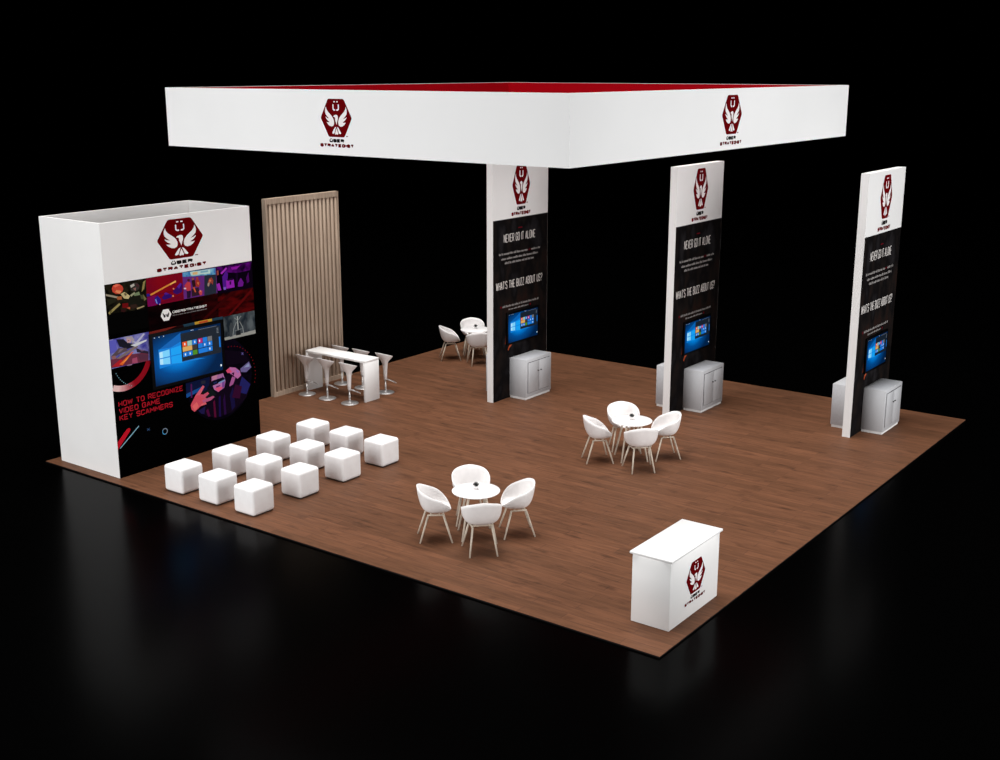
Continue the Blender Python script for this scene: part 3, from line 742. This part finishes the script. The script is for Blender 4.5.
    S([(0.965, 0.50), (0.985, 0.50), (0.985, 0.72), (0.965, 0.72)], blue, k + 0.6)
    for a in (0.02, 0.085, 0.15, 0.55, 0.575): S([(a, 0.972), (a + 0.012, 0.972), (a + 0.012, 0.985), (a, 0.985)], wt, k + 0.6)
    S([(0.66, 0.955), (0.94, 0.955), (0.94, 0.962), (0.66, 0.962)], glow('menu_text', (120, 126, 134)), k + 0.7)
    S([(0.965, 0.085), (0.985, 0.085), (0.985, 0.13), (0.965, 0.13)], wt, k + 0.6)
    P.build('display', r, (0, -depth, h / 2), recalc=False)['label'] = 'lit display with blue desktop and tile menu'
    return r

tv0 = make_tv('large screen on the game poster of the tall white booth', 1.585, 0.97)
tv0.location = (1.755, BY0 - 0.012, 1.364)

# ------------------------------------------------------------------ oak slat screen
SX0, SX1, SY0, SY1, SH = 5.31, 7.40, 12.08, 12.185, 4.11
slat = thing('slatted_screen', 'tall limed oak slatted screen at the back edge, beside the bar table', 'screen wall', (SX0, SY0, 0))
W = SX1 - SX0; D = SY1 - SY0
fr = MB()
fr.box(0, 0.05, 0, D, 0, SH, OAK); fr.box(W - 0.035, W, 0, D, 0, SH, OAK)
fr.box(0.05, W - 0.035, 0, D, SH - 0.11, SH, OAK); fr.box(0.05, W - 0.035, 0, D, 0, 0.095, OAK)
fr.build('frame', slat)
MB().box(0.05, W - 0.035, 0.055, D - 0.008, 0.095, SH - 0.11, OAK).build('back_board', slat)
m_ = MB(); n = 17; inner0, inner1 = 0.05, W - 0.035; pitch = (inner1 - inner0) / n
for i in range(n):
    x = inner0 + i * pitch + pitch * 0.46
    m_.box(x, x + pitch * 0.54 - (0.0 if i < n - 1 else 0.002), 0.01, 0.055, 0.095, SH - 0.11, OAK, 0.004, 1)
m_.build('slat_panel', slat)

# ------------------------------------------------------------------ display columns, their screens and cabinets
CW, CT, CH = 1.925, 0.15, 4.852
def make_column(label):
    r = thing('display_column', label, 'display column', group=None)
    MB().box(0, CW, 0, CT, 0, CH, WHITE).build('column_panel', r)
    pl = Plane((0, 0, 0), (1, 0, 0), (0, 0, 1), (0, -1, 0))
    P = Print(pl); P.rect(0.004, CW - 0.004, 0.0, 3.722, SMOKE, 1)
    flame = pm((150, 66, 40)); fl2 = pm((196, 96, 62))
    P.shape([(0.40, 1.17), (0.43, 1.15), (0.455, 1.22), (0.45, 1.31), (0.43, 1.34), (0.425, 1.25)], pm((92, 40, 28)), 2)
    P.shape([(0.50, 1.03), (0.53, 1.00), (0.57, 1.06), (0.64, 1.10), (0.66, 1.14), (0.58, 1.13), (0.53, 1.09)], flame, 2)
    P.shape([(0.55, 1.06), (0.62, 1.11), (0.57, 1.11)], fl2, 2.4)
    P.build('black_print', r, recalc=False)['label'] = 'smoky black print'
    emblem(pl, CW / 2, 4.375, 0.312, 0.397, r, 1)
    ivory = pm((214, 208, 204)); dimw = pm((150, 145, 143)); red = pm((94, 16, 26))
    P = Print(pl)
    P.text('NEVER GO IT ALONE', 0.362, 1.468, 3.252, 3.420, 0.0145, ivory, 2, gap=1.8, space=2.2)
    P.build('headline_lettering', r, recalc=False)
    P = Print(pl)
    P.text("WHAT'S THE BUZZ ABOUT US?", 0.098, 1.735, 2.306, 2.470, 0.0155, ivory, 2, gap=2.0, space=2.2)
    P.build('headline_lettering', r, recalc=False)
    P = Print(pl)
    P.rect(0.86, 1.0, 3.50, 3.522, red, 2)
    P.tiny(0.20, 1.63, 3.005, 0.046, dimw, 2, (1.19, 1.31), red)
    P.tiny(0.28, 1.56, 2.905, 0.046, dimw, 2)
    P.tiny(0.40, 1.42, 2.815, 0.046, dimw, 2)
    P.disc(0.265, 1.945, 0.026, 0.026, red, 2, 12); P.tiny(0.32, 1.59, 1.925, 0.042, dimw, 2)
    P.tiny(0.53, 1.22, 1.852, 0.034, dimw, 2); P.disc(1.30, 1.868, 0.024, 0.024, red, 2, 12)
    P.build('small_print', r, recalc=False)
    return r

cols = [((7.676, 8.158), 'leftmost of the three tall columns with smoky black print, the one rising behind the hanging sign'),
        ((8.99, 4.80), 'middle one of the three tall columns with smoky black print'),
        ((9.68, 1.385), 'rightmost of the three tall columns with smoky black print, nearest the right floor corner')]
def place(make, root, loc, label, group, rz=0.0):
    if root is None:
        root = make(label); root.location = (loc[0], loc[1], loc[2] if len(loc) > 2 else 0); root.rotation_euler = (0, 0, rz)
        root['group'] = group
        return root, root
    return root, dup(root, (loc[0], loc[1], loc[2] if len(loc) > 2 else 0), rz, label, group)

def make_cabinet(label):
    """two-door cupboard, front towards -Y, origin at its left front bottom corner"""
    r = thing('storage_cabinet', label, 'cabinet')
    w, d, h = 0.92, 0.43, 0.85
    MB().box(0, w, 0.012, d, 0.05, h, GREYW, 0.003, 1).build('cabinet_body', r)
    MB().box(0.015, w - 0.015, 0.03, d - 0.01, 0, 0.05, WHITE).build('plinth', r)
    MB().box(0.062, w - 0.062, 0.0105, 0.012, 0.128, h - 0.066, SHADOWGAP).build('shadow_gap', r)
    for x0, x1, kx in ((0.072, w / 2 - 0.005, w / 2 - 0.05), (w / 2 + 0.005, w - 0.072, w / 2 + 0.05)):
        dr = MB().box(x0, x1, -0.001, 0.0105, 0.138, h - 0.076, GREYW, 0.002, 1).build('door', r)
        MB().lathe([(0.0, 0), (0.009, 0.0), (0.008, 0.012), (0.014, 0.018), (0.014, 0.024), (0.0, 0.027)], KNOB, 14,
                   warp=lambda p: Vector((kx + p.x, -0.001 - p.z, 0.565 + p.y))).build('knob', dr)
    return r

col_root = tv_root = cab_root = None
where = ('the left tall column', 'the middle tall column', 'the right tall column')
cabx = (8.235, 9.53, 10.21)
for i, ((x, y), lab) in enumerate(cols):
    col_root, c = place(make_column, col_root, (x, y), lab, 'tall display columns')
    lt = 'small blue screen hung on the black front of ' + where[i]
    loc = (x + 1.0, y - 0.010, 1.13)
    if tv_root is None:
        tv_root = make_tv(lt, 1.135, 0.68); tv_root.location = loc; tv_root['group'] = 'screens on the columns'
    else:
        dup(tv_root, loc, 0, lt, 'screens on the columns')
    cab_root, c = place(make_cabinet, cab_root, (cabx[i], y - 0.438), 'light grey two-door cabinet in front of ' + where[i], 'cabinets at the columns')
    bx = (8.20, 9.47, 10.17)[i]
    place(make_cabinet, cab_root, (bx + 0.92, y + CT + 0.438), 'light grey cabinet behind ' + where[i] + ', only its left edge showing', 'cabinets at the columns', PI)

# ------------------------------------------------------------------ reception counter
ct = thing('reception_counter', 'white reception counter with a red eagle emblem at the front floor corner', 'counter', (0.63, 0.225, 0))
MB().box(0, 1.292, 0, 0.535, 0, 0.902, WHITE, 0.004, 1).build('counter_body', ct)
MB().box(-0.03, 1.318, -0.03, 0.56, 0.902, 0.932, WHITE, 0.004, 1).build('counter_top', ct)
emblem(Plane((0, 0, 0), (1, 0, 0), (0, 0, 1), (0, -1, 0)), 1.296 - 0.63, 0.508, 0.255, 0.216, ct, 1)

# ------------------------------------------------------------------ bar table and stools
bt = thing('bar_table', 'long white bar table with slab ends beside the slatted screen', 'table', (6.135, 10.27, 0))
MB().box(0, 0.428, 0, 1.69, 0.83, 0.878, WHITE, 0.003, 1).build('table_top', bt)
MB().box(0, 0.428, 0, 0.05, 0, 0.83, WHITE, 0.003, 1).build('end_panel', bt)
MB().box(0, 0.428, 1.64, 1.69, 0, 0.83, WHITE, 0.003, 1).build('end_panel', bt)

def make_stool(label):
    """funnel-seat gas-lift stool, sitter faces +X, low back towards -X"""
    r = thing('bar_stool', label, 'stool')
    tilt = math.tan(math.radians(19.5))
    def warp(p):
        k = min(1.0, max(0.0, (p.z - 0.62) / 0.14))
        return Vector((p.x - 0.03 * k, p.y, p.z + 0.018 * k - k * p.x * tilt))
    seat = [(0.0, 0.298), (0.032, 0.30), (0.036, 0.36), (0.045, 0.50), (0.053, 0.60), (0.062, 0.645), (0.085, 0.685), (0.118, 0.722), (0.152, 0.762), (0.178, 0.80), (0.186, 0.815),
            (0.182, 0.819), (0.172, 0.806), (0.145, 0.782), (0.10, 0.764), (0.05, 0.757), (0.0, 0.755)]
    MB().lathe(seat, SHELL, 40, warp=warp).build('seat', r)
    MB().lathe([(0.0, 0.03), (0.021, 0.03), (0.021, 0.20), (0.017, 0.20), (0.017, 0.302), (0, 0.302)], CHROME, 20).build('column', r)
    MB().lathe([(0, 0), (0.178, 0.0), (0.182, 0.008), (0.176, 0.016), (0.09, 0.028), (0.03, 0.036), (0.024, 0.05), (0.0, 0.05)], CHROME, 44).build('base', r)
    fo = MB(); ca, sa = math.cos(math.radians(-28)), math.sin(math.radians(-28))
    T = lambda pts: [(x * ca - y * sa, x * sa + y * ca, z) for x, y, z in pts]
    for s in (-1, 1):
        fo.tube(T([(0.012, s * 0.02, 0.288), (0.10, s * 0.065, 0.262), (0.20, s * 0.085, 0.21)]), 0.008, CHROME, 10)
    fo.tube(T([(0.20, -0.093, 0.21), (0.215, 0, 0.202), (0.20, 0.093, 0.21)]), 0.010, CHROME, 10)
    fo.lathe([(0.024, 0.272), (0.03, 0.276), (0.03, 0.296), (0.024, 0.30)], CHROME, 20)
    fo.build('footrest', r)
    return r
stools = [((5.90, 11.72), 'white bar stool on the near side of the bar table, closest to the slatted screen'),
          ((5.905, 11.13), 'white bar stool in the middle of the near side of the bar table'),
          ((5.905, 10.50), 'white bar stool on the near side of the bar table, at its front end'),
          ((6.98, 11.735), 'white bar stool on the far side of the bar table, against the slatted screen'),
          ((6.98, 11.135), 'white bar stool in the middle of the far side of the bar table'),
          ((6.985, 10.48), 'white bar stool on the far side of the bar table, past its front end panel')]
sr = None
for (x, y), lab in stools:
    sr, _ = place(make_stool, sr, (x, y), lab, 'bar stools around the bar table')

# ------------------------------------------------------------------ cube seats
def make_cube(label):
    r = thing('cube_seat', label, 'pouf')
    s = 0.226
    MB().box(-s, s, -s, s, 0.012, 0.450, CUBE, 0.052, 6).build('cushion', r)
    MB().box(-s + 0.04, s - 0.04, -s + 0.04, s - 0.04, 0, 0.03, SHADOWGAP).build('base', r)
    return r
rows = ('front row along the floor edge', 'second row from the floor edge', 'third row from the floor edge', 'back row, farthest from the floor edge')
ends = ('nearest the poster', 'in the middle', 'farthest from the poster')
cr_ = None
for i, x in enumerate((0.49, 1.475, 2.46, 3.43)):
    for j, y in enumerate((9.065, 8.235, 7.407)):
        cr_, _ = place(make_cube, cr_, (x, y), 'white cube seat in the %s, %s' % (rows[i], ends[j]), 'white cube seats in front of the poster')

# ------------------------------------------------------------------ shell chairs, tables and table plants
def make_chair(label):
    """round shell armchair facing +Y on splayed ash legs"""
    r = thing('shell_chair', label, 'chair')
    rx, ry, z0, zb = 0.282, 0.228, 0.437, 0.80
    KEY = [(0, 0.812), (45, 0.772), (75, 0.72), (95, 0.68), (120, 0.61), (145, 0.53), (165, 0.468), (180, 0.452)]
    def rim(d):
        for (a, za), (b, zc) in zip(KEY, KEY[1:]):
            if d <= b:
                t = (d - a) / (b - a); return za + (zc - za) * t
        return KEY[-1][1]
    nt, npf = 48, 12
    me = MB(); k = me.mi(SHELL)
    def pt(i, j):
        th = 2 * PI * i / nt; ph = (PI / 2) * j / npf
        c, s = math.cos(th), math.sin(th)
        e = 0.82
        px = rx * math.copysign(abs(s) ** e, s); py = -ry * math.copysign(abs(c) ** e, c)
        dg = math.degrees(th if th <= PI else 2 * PI - th)
        zr = (rim(max(0, dg - 8)) + rim(dg) + rim(min(180, dg + 8))) / 3
        rr = math.sin(ph) ** 0.5
        zz = z0 + (zr - z0) * (1 - math.cos(ph)) ** 1.2
        lean = -0.03 * max(0, (zz - z0) / (zb - z0))
        return Vector((px * rr, py * rr + lean + 0.01, zz))
    rings = [[me.bm.verts.new(pt(0, 0))]]
    for j in range(1, npf + 1): rings.append([me.bm.verts.new(pt(i, j)) for i in range(nt)])
    for j in range(npf):
        a, b = rings[j], rings[j + 1]
        for i in range(nt):
            q = [a[i % len(a)], b[i], b[(i + 1) % nt]] + ([a[(i + 1) % nt]] if len(a) > 1 else [])
            fc = me.bm.faces.new(q); fc.material_index = k; fc.smooth = True
    sh = me.build('seat_shell', r)
    so = sh.modifiers.new('thickness', 'SOLIDIFY'); so.thickness = 0.014; so.offset = 0.0; so.use_even_offset = False
    for sx_ in (-1, 1):
        for foot, top in (((0.252 * sx_, 0.232, 0.0), (0.165 * sx_, 0.115, 0.40)), ((0.198 * sx_, -0.232, 0.0), (0.14 * sx_, -0.105, 0.40))):
            MB().tube([foot, top], [0.0115, 0.0155], LEGWOOD, 10).build('leg', r)
    fr_ = MB()
    for sx_ in (-1, 1):
        fr_.tube([(0.165 * sx_, 0.125, 0.402), (0.152 * sx_, 0.0, 0.405), (0.14 * sx_, -0.115, 0.402)], 0.0125, LEGWOOD, 10)
    fr_.tube([(-0.155, 0.06, 0.408), (0.155, 0.06, 0.408)], 0.011, LEGWOOD, 10); fr_.tube([(-0.145, -0.06, 0.408), (0.145, -0.06, 0.408)], 0.011, LEGWOOD, 10)
    for px_ in (-0.09, 0.09):
        for py_ in (-0.06, 0.06): fr_.tube([(px_, py_, 0.405), (px_, py_, 0.445)], 0.012, LEGWOOD, 10)
    fr_.build('seat_frame', r)
    return r
def make_table(label):
    r = thing('round_table', label, 'table')
    MB().lathe([(0, 0.678), (0.335, 0.678), (0.35, 0.688), (0.352, 0.696), (0.347, 0.70), (0, 0.70)], SHELL, 56).build('table_top', r)
    for a in range(4):
        an = a * PI / 2
        c, s = math.cos(an), math.sin(an)
        MB().tube([(0.335 * c, 0.335 * s, 0.0), (0.17 * c, 0.17 * s, 0.665)], [0.013, 0.019], LEGWOOD, 10).build('leg', r)
    f_ = MB()
    for an in (0, PI / 2):
        c, s = math.cos(an), math.sin(an)
        f_.tube([(-0.18 * c, -0.18 * s, 0.667), (0.18 * c, 0.18 * s, 0.667)], 0.014, LEGWOOD, 10)
    f_.build('under_frame', r)
    return r
LEAF = mottled('dark_grey_leaf', (74, 76, 74), (120, 120, 118), nscale=30, rough=0.6)
def make_plant(label):
    r = thing('potted_plant', label, 'plant')
    MB().lathe([(0, 0), (0.018, 0), (0.026, 0.03), (0.03, 0.048), (0.026, 0.048), (0.023, 0.04), (0, 0.04)], SHELL, 20).build('pot', r)
    m_ = MB(); rnd = random.Random(3)
    for i in range(46):
        th = rnd.uniform(0, 2 * PI); el = rnd.uniform(0.05, 1.5)
        d = Vector((math.cos(th) * math.cos(el), math.sin(th) * math.cos(el), math.sin(el)))
        side_ = d.cross(Vector((0, 0, 1))).normalized() if abs(d.z) < 0.98 else Vector((1, 0, 0))
        up = side_.cross(d)
        L_ = rnd.uniform(0.046, 0.062); w = 0.013
        o = Vector((0, 0, 0.055))
        base = o + d * 0.008; mid = o + d * L_ * 0.65; tip = o + d * L_ + Vector((0, 0, -0.006))
        m_.poly([base, mid + side_ * w + up * 0.003, tip, mid - up * 0.006], LEAF); m_.poly([base, mid - up * 0.006, tip, mid - side_ * w + up * 0.003], LEAF)
    m_.tube([(0, 0, 0.03), (0, 0, 0.06)], [0.012, 0.02], LEAF, 8)
    m_.build('foliage', r)
    return r

tables = [((1.735, 4.03), 'front table', ('left', 'near', 'right', 'far')),
          ((6.212, 4.035), 'middle table', ('left', 'near', 'right', 'far')),
          ((10.605, 10.86), 'rear table', ('left', 'near', 'far'))]
TL = ('small round white table nearest the front floor edge, four chairs around it', 'small round white table in the middle of the floor, before the middle column',
      'small round white table at the back, half hidden by the left column')
off = {'left': ((-0.435, 0.43), -3 * PI / 4), 'near': ((-0.435, -0.43), -PI / 4), 'right': ((0.435, -0.43), PI / 4), 'far': ((0.435, 0.43), 3 * PI / 4)}
side_txt = {'left': 'on the left of', 'near': 'on the near side of', 'right': 'on the right of', 'far': 'on the far side of'}
tname = ('the round table nearest the front floor edge', 'the round table before the middle column', 'the rear round table behind the left column')
chr_ = tbl = plt = None
for ti, ((x, y), nm, sides) in enumerate(tables):
    tbl, _ = place(make_table, tbl, (x, y), TL[ti], 'small round tables')
    plt, _ = place(make_plant, plt, (x + 0.04, y + 0.03, 0.70), 'tiny dark plant in a white pot on ' + tname[ti], 'table plants')
    for s in sides:
        (dx, dy), rz = off[s]
        chr_, _ = place(make_chair, chr_, (x + dx, y + dy), 'white shell chair %s %s' % (side_txt[s], tname[ti]), 'shell chairs around the round tables', rz)

# ------------------------------------------------------------------ lights: soft hall lamps
def area(name, loc, target, size, size_y, power, col=(1, 1, 1)):
    l = bpy.data.lights.new(name, 'AREA'); l.shape = 'RECTANGLE'; l.size = size; l.size_y = size_y; l.energy = power; l.color = col
    o = bpy.data.objects.new(name, l); COL.objects.link(o); o.location = loc
    d = Vector(target) - Vector(loc); o.rotation_euler = d.to_track_quat('-Z', 'Y').to_euler()
    return o
area('hall_lamp_overhead', (4.5, 8.0, 30), (5.0, 6.0, 0), 18, 18, 13500, (1.0, 0.985, 0.97))
area('hall_lamp_left', (-12, 7.6, 4.6), (2, 7.4, 2.8), 14, 9, 2000)
area('hall_lamp_right', (6.8, -11, 4.6), (6.8, 3, 2.8), 12, 8, 2080)

w = bpy.data.worlds.new('dark_hall'); SC.world = w; w.use_nodes = True
bg = w.node_tree.nodes['Background']; bg.inputs['Color'].default_value = (0, 0, 0, 1); bg.inputs['Strength'].default_value = 0.0

# ------------------------------------------------------------------ camera and view
cd = bpy.data.cameras.new('camera'); cd.sensor_fit = 'HORIZONTAL'; cd.sensor_width = 36.0
cd.lens = 1205.4663 * 36.0 / 1000.0; cd.clip_end = 300
co = bpy.data.objects.new('camera', cd); COL.objects.link(co)
co.location = (-11.4092, -6.1117, 6.6476); co.rotation_euler = (PI / 2 - 0.2530, 0, 0.6361 - PI / 2)
SC.camera = co
vs = SC.view_settings
vs.view_transform = 'Standard'; vs.look = 'None'; vs.exposure = 0.0; vs.gamma = 1.0; vs.use_curve_mapping = False
